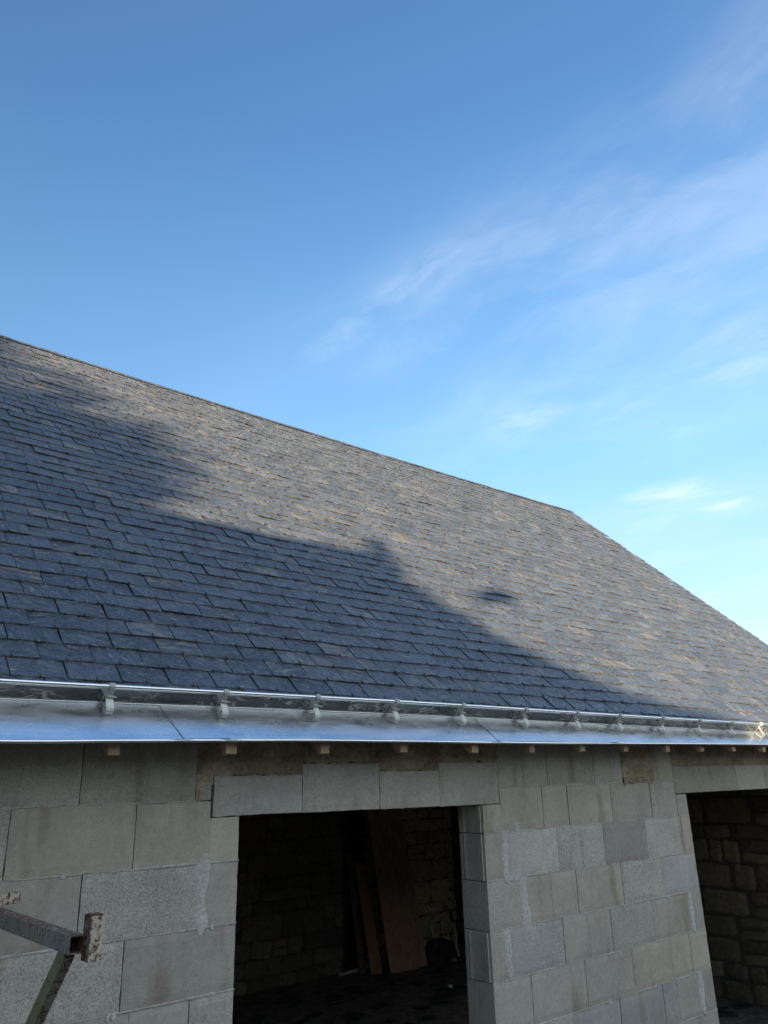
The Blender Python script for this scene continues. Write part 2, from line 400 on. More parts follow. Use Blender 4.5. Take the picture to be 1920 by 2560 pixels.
MT_SOIL = m_mortar('bare_soil', (0.21, 0.195, 0.17), (0.13, 0.12, 0.11), 1.0, 18)
MT_GRAVEL = m_mortar('yard_gravel', (0.12, 0.11, 0.095), (0.08, 0.074, 0.062), 1.0, 30)
MT_RENDER = m_plain('grey_render', (0.30, 0.28, 0.25), 0.95, 0, 8, 0.2, 0.4, 0.2)
MT_ROOF2 = m_plain('old_roofing', (0.07, 0.07, 0.075), 0.75, 0, 12, 0.3, 0.5)

# ------------------------------------------------------------------ ground
mb = MB(); mb.box(-600, 600, -600, 600, FLOOR - 1.0, FLOOR)
tag(mb.build('ground', MT_GRAVEL), 'bare gravel yard around the barn', 'ground', kind='structure')
mb = MB()
def flo(u, v):
    x, y = lerp(-2.9, 9.3, u), lerp(0.02, 6.2, v)
    return (x, y, FLOOR + 0.006 + 0.018 * (FB(x * 1.3, y * 1.3, 3) + 1) * 0.5 + 0.01 * (N(x * 7, y * 7, 2) + 1) * .5)
mb.grid(flo, 120, 70)
tag(mb.build('barn_floor', MT_SOIL, smooth=True), 'dark earth floor inside the barn', 'floor', kind='structure')

# ------------------------------------------------------------------ barn
BARN = empty('barn', (3.3, 3.5, FLOOR), 'unfinished barn of bare grey concrete blocks under a new dark slate roof', 'barn')

# ---- front wall of concrete blocks
OP1 = (1.903, 3.48); OP2 = (5.70, 8.60); OPZ = -0.125
wall = MB()
def T(tone=1.0, coarse=0.2, warm=0.5): return (tone, coarse, warm, 1)
def block(x0, x1, z0, z1, col, mbx=None, y0=0.0, depth=0.2, jit=0.002):
    mbx = mbx or wall
    x0 += 0.0018; x1 -= 0.0018; z0 += 0.0022; z1 -= 0.0022
    sd = rnd.random() * 50; dy = rnd.uniform(-.0018, .0018); tilt = rnd.uniform(-.002, .002)
    nu = max(3, int((x1 - x0) / .03)); nv = max(3, int((z1 - z0) / .03))
    e = 0.0035
    def f(u, v):
        x = lerp(x0, x1, u); z = lerp(z0, z1, v)
        y = y0 + dy + tilt * (u - .5) - 0.0010 * FB(x * 9 + sd, z * 9, sd)
        if u in (0, 1) or v in (0, 1):
            y += e + 0.0015 * N(x * 40, z * 40, sd)
            if u in (0, 1): x += jit * N(z * 35, sd, u * 9) * 1.4 - (jit if u else -jit) * max(0, N(z * 18, sd, 4 + u)) * 2
            if v in (0, 1): z += jit * N(x * 35, sd, 20 + v * 9) * 1.6
        return (x, y, z)
    mbx.grid(f, nu, nv, 0, col)
    n = len(mbx.v)
    xm = (x0 + x1) / 2
    if x1 - x0 > .40 and rnd.random() < .3:      # faint score line down the middle of a block
        mbx.box(xm - .0007, xm + .0007, y0 - .0010, y0 + .002, z0 + .006, z1 - .006, 0, (col[0] * .88, col[1], col[2], 1))
    # returns into the joint
    mbx.quad((x0, y0 + e, z0), (x0, y0 + e, z1), (x0, y0 + depth, z1), (x0, y0 + depth, z0), 0, col)
    mbx.quad((x1, y0 + e, z0), (x1, y0 + depth, z0), (x1, y0 + depth, z1), (x1, y0 + e, z1), 0, col)
    mbx.quad((x0, y0 + e, z0), (x0, y0 + depth, z0), (x1, y0 + depth, z0), (x1, y0 + e, z0), 0, col)
    mbx.quad((x0, y0 + e, z1), (x1, y0 + e, z1), (x1, y0 + depth, z1), (x0, y0 + depth, z1), 0, col)
SM = lambda t=1.0, w=.6: T(t * rnd.uniform(.96, 1.04), rnd.uniform(.02, .18), w)
CO = lambda t=1.0, w=.3: T(t * rnd.uniform(.97, 1.03), rnd.uniform(.85, 1.0), w)
MI = lambda t=1.0, w=.45: T(t * rnd.uniform(.97, 1.03), rnd.uniform(.4, .6), w)
def course(z0, z1, xs, cols):
    for i in range(len(xs) - 1): block(xs[i], xs[i + 1], z0, z1, cols[i] if i < len(cols) else SM(rnd.uniform(.9, 1.05)))
def stepx(x0, x1):   # 0.5 m blocks filling x0..x1
    xs = [x0]
    while xs[-1] + .5 < x1 - .12: xs.append(xs[-1] + .5)
    return xs + [x1]
# left pier (courses 0.2465 apart)
ZL = [0.44, 0.198, -0.05, -0.30, -0.548, -0.797]
while ZL[-1] > FLOOR + .02: ZL.append(max(ZL[-1] - .2485, FLOOR - .05))
LJ = {0: [-2.32, -1.82, -1.32, -.82, -.32, .18, .68, 1.18, 1.682], 1: [-2.07, -1.57, -1.07, -.57, -.07, .43, .93, 1.42],
      2: [-2.28, -1.78, -1.28, -.78, -.28, .22, .72, 1.22, 1.73], 3: [-2.09, -1.59, -1.09, -.59, -.09, .41, .91, 1.41],
      4: [-2.3, -1.8, -1.3, -.8, -.3, .2, .70, 1.20, 1.70], 5: [-2.1, -1.6, -1.1, -.6, -.1, .4, .9, 1.4]}
course(ZL[1], ZL[0], [-3.0] + [x + .25 for x in LJ[0]][:-1] + [1.70], [MI(.95)] * 12)
course(ZL[2], ZL[1], [-3.0] + LJ[0], [MI(.9, .6)] * 8 + [MI(.84, .65), MI(.92, .6), MI(.92, .6)])
block(1.708, 1.757, -0.05, 0.030, CO(.95))
course(ZL[3], ZL[2], [-3.0] + LJ[1], [SM(1.0)] * 6 + [CO(.95), SM(1.0, .7), SM(1.0, .75)])
block(1.42, 1.7585, ZL[3], ZL[2], SM(1.02, .75)); wall.box(1.756, 1.763, .004, .15, ZL[3] + .004, -.125, 0, SM(1.02, .75))
block(1.757, 1.903, ZL[3], -0.119, SM(1.03, .75))
course(ZL[4], ZL[3], [-3.0] + LJ[2] + [1.903], [SM(.9)] * 7 + [SM(.86, .45), CO(1.02, .15), SM(.92, .4)])
course(ZL[5], ZL[4], [-3.0] + LJ[3] + [1.903], [SM(.85)] * 6 + [SM(.85, .3), CO(1.06, .2), SM(.88, .25)])
course(ZL[6], ZL[5], [-3.0] + LJ[4] + [1.903], [SM(.9)] * 7 + [CO(1), SM(.95, .3), MI(1.0, .25)])
for i in range(6, len(ZL) - 1):
    if ZL[i] - ZL[i + 1] > .03: course(ZL[i + 1], ZL[i], [-3.0] + LJ[5 - i % 2] + [1.903], [])
# middle pier
ZR = [0.44, 0.212, -0.036, -0.28, -0.528, -0.778, -1.025]
while ZR[-1] > FLOOR + .02: ZR.append(max(ZR[-1] - .2485, FLOOR - .05))
course(ZR[1], ZR[0], [3.66, 4.3, 4.8, 5.29, 5.6], [MI(.95)] * 5)
course(ZR[2], ZR[1], [3.632, 4.09, 4.58, 4.905], [MI(.93, .65), MI(.92, .6), MI(1.0, .5)])
block(5.285, 5.55, ZR[2], ZR[1], SM(1.0, .95))
block(3.48, 3.637, ZR[3], -0.128, SM(1.0, .65)); block(3.634, 4.02, ZR[3], ZR[2], SM(.99, .7))
course(ZR[3], ZR[2], [4.02, 4.27, 4.74, 5.22], [SM(1.0, .7), SM(1.02, .75), SM(.93, .55)])
block(5.22, 5.555, ZR[3], ZR[2], CO(.98, .4)); block(5.553, 5.70, ZR[3], -0.128, CO(.99, .4))
course(ZR[4], ZR[3], [3.48, 3.65, 4.13, 4.61, 5.10, 5.57, 5.70], [SM(.95, .5), CO(1.2, .15), CO(1.12, .25), SM(.84, .35), CO(1.2, .2), SM(.95, .9)])
course(ZR[5], ZR[4], [3.48, 3.78, 4.28, 4.76, 5.23, 5.70], [MI(.95, .4), SM(.97, .6), SM(.98, .55), CO(1.08, .25), MI(1.05, .0)])
course(ZR[6], ZR[5], [3.48, 3.62, 4.11, 4.59, 5.06, 5.55, 5.70], [SM(.95, .4), CO(.98, .0), SM(.96, .45), CO(.92, .35), SM(.97, .45), SM(.93, .4)])
course(ZR[7], ZR[6], [3.48, 3.79, 4.28, 4.77, 5.22, 5.70], [SM(.97, .45), SM(.97, .4), SM(.95, .45), SM(.97, .8), SM(.98, .7)])
course(ZR[8], ZR[7], [3.48, 3.65, 4.13, 4.59, 5.07, 5.24, 5.53, 5.70], [SM(.95, .3), SM(.96, .25), SM(.92, .05), SM(.90, .05), SM(.92, .1), SM(.92, .4), SM(.9, .3)])
for i in range(8, len(ZR) - 1):
    if ZR[i] - ZR[i + 1] > .03: course(ZR[i + 1], ZR[i], stepx(3.48, 5.70) if i % 2 else [3.48, 3.65, 4.14, 4.63, 5.12, 5.45, 5.70], [SM(.95, .3)] * 2 + [CO(1.)] + [SM(.92, .3)] * 4)
# right pier, beyond the second opening
for i in range(len(ZR) - 1):
    x0 = OP2[1] if ZR[i] < -.1 else 9.0
    if ZR[i] - ZR[i + 1] > .03: course(ZR[i + 1], ZR[i], stepx(x0, 9.62) if i % 2 else [x0, x0 + .25, 9.62], [])
# joint mortar behind the block faces
def backing(x0, x1, z0, z1): wall.box(x0 + .003, x1 - .003, .013, .195, z0, z1, 1)
backing(-3.0, OP1[0], FLOOR - .05, .44); backing(OP1[1], OP2[0], FLOOR - .05, .44); backing(OP2[1], 9.62, FLOOR - .05, .44)
wall.box(OP1[0] + .002, OP1[1] - .002, .02, .195, OPZ + .02, .44, 1); wall.box(OP2[0] + .002, OP2[1] - .002, .02, .195, OPZ + .02, .44, 1)
# bed-joint mortar: thin ragged strips nearly flush with the face
def bed(x0, x1, z):
    nseg = max(4, int((x1 - x0) / .02)); sd = rnd.random() * 90
    def f(u, v):
        x = lerp(x0, x1, u); k = N(x * 9, z * 5, sd) * .5 + .5
        hh = .0030 + .0050 * max(0, N(x * 23, z, sd + 5)) + .0075 * max(0, N(x * 3.1, z, sd + 9)) + .004 * max(0, N(x * 60, z, sd + 1))
        return (x, .0040 - .0075 * k * (1 if 0.2 < v < .8 else 0.0) + (.003 if v in (0, 1) else 0) + .004 * max(0, N(x * 11, z, sd + 2)), z + (v - .5) * 2 * hh)
    wall.grid(f, nseg, 3, 2)
for z in ZL[2:-1]: bed(-3.0, 1.68 if z > -.1 else OP1[0], z)
for z in ZR[2:-1]: bed(3.62 if z > -.1 else OP1[1], OP2[0], z); bed(OP2[1], 9.6, z)
# grooved block ends on the jamb of the middle pier
for (z0, z1) in ((ZR[3], -.13), (ZR[4], ZR[3]), (ZR[6], ZR[5]), (ZR[8], ZR[7])):
    for y in (.018, .036, .150, .172):
        wall.box(3.470, 3.4805, y, y + .009, z0 + .004, z1 - .004, 0, T(.98, .1, .5))
FW = wall.build('block_wall', [MT_BLOCK, MT_DARK, MT_JOINT], BARN)

# smeared mortar down some vertical joints
def smear(x, z0, z1, w, drip=.03):
    w *= 1.35; sm = MB(); sd = rnd.random() * 100; n = 22
    def f(u, v):
        z = lerp(z1 + .005, z0 - drip, v); k = min(1, (1 - v) * 6) ** .6
        wl = w * (.55 + .6 * (N(z * 14, sd, 1) + .4)) * k; wr = w * (.55 + .6 * (N(z * 14, sd, 7) + .4)) * k
        xx = x + lerp(-wl, wr, u); edge = 1 - abs(2 * u - 1) ** 3
        return (xx, .003 - .0075 * edge * (.6 + .4 * N(xx * 30, z * 20, sd)), z)
    sm.grid(f, 8, n); sm.build('mortar_smear', MT_SMEAR, BARN, smooth=True)
smear(1.73, ZL[4], ZL[3] + .01, .032, .03); smear(1.735, ZL[3] - .02, ZL[3] + .035, .018, 0)
smear(3.65, ZR[4], ZR[3], .030, .03); smear(3.785, ZR[5], ZR[4], .034, .035); smear(3.62, ZR[6], ZR[5], .034, .01)
smear(5.55, ZR[6] + .0, ZR[5] - .0, .026, .015); smear(5.53, ZR[8], ZR[7], .030, .01); smear(3.76, ZR[3] + .0, ZR[3] + .04, .02, .01)
smear(3.72, ZR[4] + .0, ZR[4] + .03, .06, .02)
for k in range(16):
    z = rnd.choice(ZL[3:6] + ZR[3:8]); x = rnd.uniform(.95, 1.85) if z in ZL else rnd.uniform(3.6, 5.6)
    smear(x, z - .004, z + .004, rnd.uniform(.006, .016), rnd.uniform(.003, .02))

# rough lime mortar packed above the lintels
def rough(x0, x1, z0, z1, y, amp, ragged=0.0, sc=28):
    sd = rnd.random() * 60; nu = int((x1 - x0) / .012); nv = max(4, int((z1 - z0) / .012))
    def f(u, v):
        x = lerp(x0, x1, u); z = lerp(z0, z1, v)
        z += (1 - v) * ragged * (N(x * 19, sd, 3) + .6 * N(x * 47, sd, 8)); x += (.5 - abs(u - .5)) * .0 + (ragged * .5 * N(z * 30, sd, 2) if u in (0, 1) else 0)
        e = .006 if (u in (0, 1) or v == 0) else 0
        return (x, y + e - amp * (.5 + .5 * FB(x * sc, z * sc, sd, 5)) - amp * .7 * max(0, N(x * 9, z * 9, sd)), z)
    fill = MB(); fill.grid(f, nu, nv); fill.build('mortar_fill', MT_FILL, BARN, smooth=True)
rough(1.684, 2.243, .048, .44, .012, .014, .02); rough(2.238, 2.722, .100, .44, .013, .014, .016); rough(2.718, 3.153, .058, .44, .012, .016, .018); rough(3.148, 3.665, .104, .44, .013, .014, .016)
rough(1.70, 1.77, .020, .07, .008, .012, .008)
rough(1.682, 1.712, -.052, .06, .004, .012, .006, 40)
rough(4.905, 5.29, -.045, .44, .006, .018, .022); rough(5.548, 9.0, .066, .44, .011, .014, .014)

# lintels made of U blocks
def lintel(xs, tops, cols, z0):
    lm = MB()
    for i in range(len(xs) - 1): block(xs[i], xs[i + 1], z0[i], tops[i], cols[i], lm, y0=-.001, depth=.199)
    return lm.build('lintel', MT_BLOCK, BARN)
lintel([1.765, 2.24, 2.72, 3.15, 3.632], [.053, .104, .063, .106], [MI(1.06, .3), MI(1.0, .45), MI(1.03, .5), MI(.98, .5)], [-.119, -.122, -.125, -.127])
lintel([5.552, 6.51, 7.0, 7.5, 8.0, 8.5, 9.0], [.070, .072, .07, .07, .068, .07], [MI(.82, .6), SM(1.05, .7), SM(1.0, .8), SM(), MI(), SM()], [-.124] * 6)

# ---- interior stone walls
def stones(width, height, place, seed, tonefn, hmin=.11, hmax=.30, lim=None):
    mbx = MB(); r = random.Random(seed); z = 0.0
    while z < height - .04:
        h = min(r.uniform(hmin, hmax), height - z); x = -r.uniform(0, .2)
        while x < width:
            w = r.uniform(.16, .62) * (.7 + h); x1 = min(x + w, width); xa = max(x, 0)
            if x1 - xa > .05 and (lim is None or z + h < min(lim(xa), lim(x1))):
                parts = [(z, z + h)] if (h < .2 or r.random() < .6) else [(z, z + h * .45), (z + h * .45, z + h)]
                for (za, zb) in parts:
                    sd = r.random() * 99; col = (*tonefn((xa + x1) / 2, (za + zb) / 2, r), 0, 1); bul = r.uniform(.010, .026)
                    gp = r.uniform(.001, .004); sk = [r.uniform(-.012, .012) for _ in range(4)]
                    def f(u, v, xa=xa, x1=x1, za=za, zb=zb, sd=sd, bul=bul, gp=gp, sk=sk):
                        uu = u * 2 - 1; vv = v * 2 - 1; rr = 1 - .05 * (uu * uu) * (vv * vv)
                        px = (xa + x1) / 2 + uu * rr * ((x1 - xa) / 2 - gp) + .014 * N(v * 3, sd, 1); pz = (za + zb) / 2 + vv * rr * ((zb - za) / 2 - gp) + sk[0] * 1.6 * uu + .014 * N(u * 3, sd, 2)
                        d = bul * min(1, 2.6 * (1 - max(abs(uu), abs(vv)))) ** .5 + .014 * FB(px * 9, pz * 9, sd)
                        return place(px, pz, d if max(abs(uu), abs(vv)) < 1 else -.012)
                    mbx.grid(f, 8, 6, 0, col)
            x = x1 if x1 < width else width + 1
        z += h
    return mbx
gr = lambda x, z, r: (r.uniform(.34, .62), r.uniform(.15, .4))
# back wall in two stretches either side of a blocked-up dark doorway
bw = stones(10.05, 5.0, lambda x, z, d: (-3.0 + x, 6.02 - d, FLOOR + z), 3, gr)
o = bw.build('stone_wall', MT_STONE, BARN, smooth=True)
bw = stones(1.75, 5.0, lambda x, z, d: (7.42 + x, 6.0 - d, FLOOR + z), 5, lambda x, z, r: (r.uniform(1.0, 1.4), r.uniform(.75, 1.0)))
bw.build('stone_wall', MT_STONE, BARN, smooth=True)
bk = MB(); bk.box(-3.2, 7.05, 6.03, 6.6, FLOOR, 2.1); bk.box(7.42, 9.65, 6.03, 6.6, FLOOR, 2.1); bk.box(7.05, 7.42, 6.4, 6.6, FLOOR, 2.1)
bk.box(9.134, 9.1385, .2, 6.0, FLOOR, .5)
bk.build('wall_core', MT_DARK, BARN)
gw = stones(6.2, 5.6, lambda x, z, d: (9.13 - d, 6.0 - x, FLOOR + z), 9, gr, hmin=.13, hmax=.33, lim=lambda x: -FLOOR + min(.4107 + (6.15 - x) * TA - .12, .42 + (1.0 + x) * .96 - .1))
gw.build('stone_wall', MT_STONE, BARN, smooth=True)
# gables (outer faces), with the left one closing the room
gab = MB()
def gable(x0, x1):
    pr = [(.2, FLOOR), (6.6, FLOOR), (6.6, .44), (6.95, .40), (3.52, 3.72), (.05, .42), (.2, .40)]
    pr = [(.2, FLOOR), (6.6, FLOOR), (6.6, .62), (3.52, 3.74), (.2, .60)]
    gab.prism(pr, lambda p, t: (t, p[0], p[1]), x0, x1)
gable(9.14, 9.64); gab.build('gable_wall', MT_RENDER, BARN)
gab = MB(); gable(-3.2, -2.9); gab.build('gable_wall', MT_RENDER, BARN)

# ---- roof
P0 = Vector((0, -0.15, 0.4107))
def rp(x, s, n): return (x, P0.y + s * CA - n * SA, P0.z + s * SA + n * CA)
def stop(x): return 5.085 + .011 * (x - 4.6) + .0042 * (x - 4.6) ** 2
roof = MB(); XR0, XR1 = -3.3, 9.90
r2 = random.Random(5)
NROW = 43; EXP = .1188
hooks = MB()
def slate_row(i, s0, ln, ph, k=1.0):
    x = XR0 - ph
    while x < XR1:
        w = .2155; xa = max(x, XR0) + .0016 + r2.random() * .001; xb = min(x + w, XR1 + r2.uniform(-.008, .006)) - .0018 - r2.random() * .0022
        x += w
        if xb - xa < .03: continue
        sd = r2.random() * 80; tone = r2.random(); col = (min(1, max(0, tone + .0)), r2.random(), r2.random(), 1)
        lift = r2.gauss(0, .0012) + (r2.uniform(.002, .006) if r2.random() < .06 else 0); skew = r2.uniform(-.0035, .0035)
        roll = r2.gauss(0, .0019); sb = s0 + r2.gauss(0, .0018)
        sc = stop((xa + xb) / 2) / (EXP * NROW + .02)
        def top(u, v, dn=0.0):
            xx = lerp(xa, xb, u); ss = sb + v * ln + skew * (u - .5) * (1 - v)
            if v == 0: ss += .0016 * N(xx * 60, sd, 1) + .0022 * N(xx * 21, sd, 2)
            nn = (.0018 + lift) * (1 - v) - .0082 * v + roll * (u - .5) * 2 + .0016 * FB(xx * 14, ss * 14, sd) + .0021 * N((xx * cr_ + ss * sr_) * 13, (ss * cr_ - xx * sr_) * 48, sd) - .004
            if u in (0, 1): nn -= .0006; xx += .001 * N(ss * 50, sd, u + 5)
            if v == 0: nn -= .0008
            return rp(xx, ss * sc if s0 > 0 else ss, nn + dn)
        ra_ = r2.uniform(.4, 1.5); cr_, sr_ = math.cos(ra_), math.sin(ra_); nu, nv = 11, 7
        roof.grid(top, nu, nv, 0, col)
        th = -.0045 - r2.random() * .0015
        edge = [top(t / nu, 0) for t in range(nu + 1)]; low = [top(t / nu, 0, th) for t in range(nu + 1)]
        for t in range(nu): roof.quad(low[t], low[t + 1], edge[t + 1], edge[t], 0, (col[0], col[1], col[2], 0))
        for u in (0, 1):
            a, b_, c_, d_ = top(u, 0), top(u, 1), top(u, 1, th), top(u, 0, th); roof.quad(a, b_, c_, d_, 0, col)
        if s0 > -.01 and xa > -1:
            hx = (xa + xb) / 2 + r2.gauss(0, .004); hl = r2.uniform(.010, .018); sl = sb * sc if s0 > 0 else sb
            nn = .0 + lift
            roof.box8([rp(hx - .0014, sl - .005, nn - .010), rp(hx + .0014, sl - .005, nn - .010), rp(hx + .0014, sl + hl, nn - .001), rp(hx - .0014, sl + hl, nn - .001),
                       rp(hx - .0014, sl - .005, nn + .003), rp(hx + .0014, sl - .005, nn + .003), rp(hx + .0014, sl + hl, nn + .0015), rp(hx - .0014, sl + hl, nn + .0015)], 1)
slate_row(-1, -.036, .10, .06)
ph = .02
for i in range(NROW):
    s0 = .022 + EXP * i + r2.gauss(0, .002)
    ln = .158 if i < NROW - 1 else EXP + .03
    slate_row(i, s0, ln, (.0 if i % 2 else .108) + r2.uniform(-.03, .03) + .055)
roof_o = roof.build('slate_roof', [MT_SLATE, MT_HOOK], BARN)
# ridge comb: top slates of the weather side standing a little past the ridge
cb = MB(); x = XR0
while x < XR1:
    w = .215; xb = min(x + w - .004, XR1); s1 = stop(x + w / 2) + r2.uniform(.010, .018); s0 = stop(x + w / 2) - .055 + r2.gauss(0, .003); col = (r2.random(), r2.random(), r2.random(), 1); dn = r2.gauss(.0, .0012)
    cb.box8([rp(x, s0, .002 + dn), rp(xb, s0, .002 + dn), rp(xb, s1, -.004 + dn), rp(x, s1, -.004 + dn), rp(x, s0, .008 + dn), rp(xb, s0, .008 + dn), rp(xb, s1, .002 + dn), rp(x, s1 - r2.uniform(0, .006), .002 + dn)], 0, col)
    x += w
cb.build('ridge_slates', MT_SLATE, roof_o)
# boarding under the slates, back slope, eaves batten
dk = MB()
SR = 4.88
dk.box8([rp(XR0, -.235, -.066), rp(9.82, -.235, -.066), rp(9.82, SR, -.045), rp(XR0, SR, -.045), rp(XR0, -.235, -.050), rp(9.82, -.235, -.050), rp(9.82, SR, -.020), rp(XR0, SR, -.020)])
dk.box8([rp(XR0, -.020, -.046), rp(9.86, -.020, -.046), rp(9.86, .03, -.046), rp(XR0, .03, -.046), rp(XR0, -.020, -.016), rp(9.86, -.020, -.016), rp(9.86, .03, -.016), rp(XR0, .03, -.016)])
yr, zr = rp(0, 5.05, -.022)[1:]
dk.box8([(XR0, yr, zr - .08), (9.86, yr, zr - .08), (9.86, 7.05, .38), (XR0, 7.05, .38), (XR0, yr, zr - .04), (9.86, yr, zr - .04), (9.86, 7.05, .415), (XR0, 7.05, .415)])
dk.build('roof_boarding', MT_DECK, BARN)
bs = MB(); bs.box8([(XR0, yr, zr - .035), (9.9, yr, zr - .035), (9.9, 7.12, .42), (XR0, 7.12, .42), (XR0, yr, zr), (9.9, yr, zr), (9.9, 7.12, .45), (XR0, 7.12, .45)])
bs.build('back_slope', MT_ROOF2, BARN)

# rafters
RXS = [1.20, 1.698, 2.187, 2.667, 3.165, 3.643, 4.119, 4.595, 5.084, 5.555, 6.028, 6.502]
zbot = [.131, .136, .139, .146, .146, .148, .157, .159, .159, .163, .166, .163]
def rafter(x, zb, w=.048, nib=0):
    rm = MB(); yb = -.262 + rnd.uniform(-.008, .008)
    def yz(s, n): q = rp(0, s, n); return (q[1], q[2])
    top = (yb, P0.z + (yb - P0.y) * TA - .066 / CA)
    hgt = top[1] - zb
    poly = [(yb, zb), (yb + .012, zb - .004), (yb + .03, zb + .004), (3.4, zb + (3.4 - yb) * TA), (3.4, top[1] + (3.4 - yb) * TA), top]
    if nib: poly = [(yb, zb), (yb + .012, zb - .004), (yb + .03, zb + .004), (3.4, zb + (3.4 - yb) * TA), (3.4, top[1] + (3.4 - yb) * TA), top, (yb, zb + hgt * .72), (yb + .014, zb + hgt * .55), (yb - .006, zb + hgt * .42)]
    rm.prism(poly, lambda p, t: (t, p[0], p[1]), x - w / 2, x + w / 2)
    return rm.build('rafter', MT_RAFT, BARN, bevel=.0015)
for i, x in enumerate(RXS): rafter(x, zbot[i] - .001, rnd.uniform(.045, .052), i == 9)
for x in (.70, .20, -.30, 7.0, 7.5, 8.0, 8.5, 9.0, 9.5): rafter(x, .13 if x < 1 else .163)

# ---- zinc eaves gutter lying on the slope
GX = [.8, .908, 1.414, 1.955, 2.578, 3.21, 3.976, 4.841, 5.891, 6.566]
GAL = [-.001, .0001, .0108, .0201, .0244, .0255, .0298, .0382, .0466, .0499]
GAT = [.1535, .154, .1571, .160, .1635, .1625, .1585, .1555, .153, .151]
NA = -.0462
def sA(a): return -.2914 + a / CA
def low(x): return sA(table(GX, GAL, x) + .0012 * N(x * 3, 1, 1))
def hi(x): return sA(table(GX, GAT, x))
gut = MB()
seams = [XR0, -.9, .2, 1.4545, 1.6614, 3.3233, 4.452, 6.9, 8.4, 9.9]
for k in range(len(seams) - 1):
    x0, x1 = seams[k], seams[k + 1]; lift = .0022 * (k % 2) + .0004; slant = .06
    n = max(4, int((x1 - x0) / .04))
    def f(u, v, x0=x0, x1=x1, lift=lift):
        xx = lerp(x0, x1, u) - slant * v * (1 if k > 0 else 0) * 0.9
        ss = lerp(low(xx), hi(xx) + .004, v)
        nn = NA + lift + .0085 * max(0, (v - .68) / .32) ** 2 + .0009 * N(xx * 5, v * 3, k) + .0013 * N(xx * 1.7, v * 1.2, 5)
        return rp(xx, ss, nn)
    gut.grid(f, n, 14)
    if k in (5,): pass
# drip edge roll
for k in range(len(seams) - 1):
    x0, x1 = seams[k], seams[k + 1]; n = max(3, int((x1 - x0) / .1))
    gut.tube([rp(lerp(x0, x1 - .0015, t / n), low(lerp(x0, x1, t / n)) - .004, NA - .0045) for t in range(n + 1)], .0068, 10)
# channel floor behind the upright
gut.grid(lambda u, v: rp(lerp(XR0, XR1, u), lerp(hi(lerp(XR0, XR1, u)) + .006, -.012, v), NA + .0035), 80, 2)
GUT = gut.build('gutter', MT_ZINC, BARN, smooth=True)
up = MB(); HP = .0835
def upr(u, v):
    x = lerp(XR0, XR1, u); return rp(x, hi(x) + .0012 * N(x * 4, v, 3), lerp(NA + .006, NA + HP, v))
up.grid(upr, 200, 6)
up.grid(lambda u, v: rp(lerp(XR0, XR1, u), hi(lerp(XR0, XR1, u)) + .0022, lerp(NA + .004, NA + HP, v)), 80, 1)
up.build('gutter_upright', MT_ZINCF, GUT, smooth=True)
lip = MB()
lip.tube([rp(x * .12, hi(x * .12) - .0034, NA + .0095) for x in range(int(XR0 / .12), int(XR1 / .12) + 1)], .0036, 8)
lip.build('gutter_lip', MT_ZINC, GUT, smooth=True)
bd = MB()
bd.tube([rp(x * .12, hi(x * .12) - .003, NA + HP + .004) for x in range(int(XR0 / .12), int(XR1 / .12) + 1)], .0078, 14)
bd.tube([rp(x * .12, hi(x * .12) - .0035, NA + HP - .0065) for x in range(int(XR0 / .12), int(XR1 / .12) + 1)], .0026, 8)
bd.build('gutter_bead', MT_ZINC, GUT, smooth=True)
BR = [1.177, 1.677, 2.161, 2.652, 3.134, 3.655, 4.145, 4.602, 5.118, 5.612, 6.1, 6.593]
def strip(mbx, path, x0, x1, th=.0026):
    """flat strap bent along path [(outward, normal)], x0..x1 wide"""
    k = len(path)
    for i in range(k - 1):
        (a0, n0), (a1, n1) = path[i], path[i + 1]; L = math.hypot(a1 - a0, n1 - n0); ox, on = -(n1 - n0) / L * th / 2, (a1 - a0) / L * th / 2
        P = [(a0 - ox, n0 - on), (a1 - ox, n1 - on), (a1 + ox, n1 + on), (a0 + ox, n0 + on)]
        mbx.prism(P, lambda p, t: rp(t, p[0], p[1]), x0, x1)
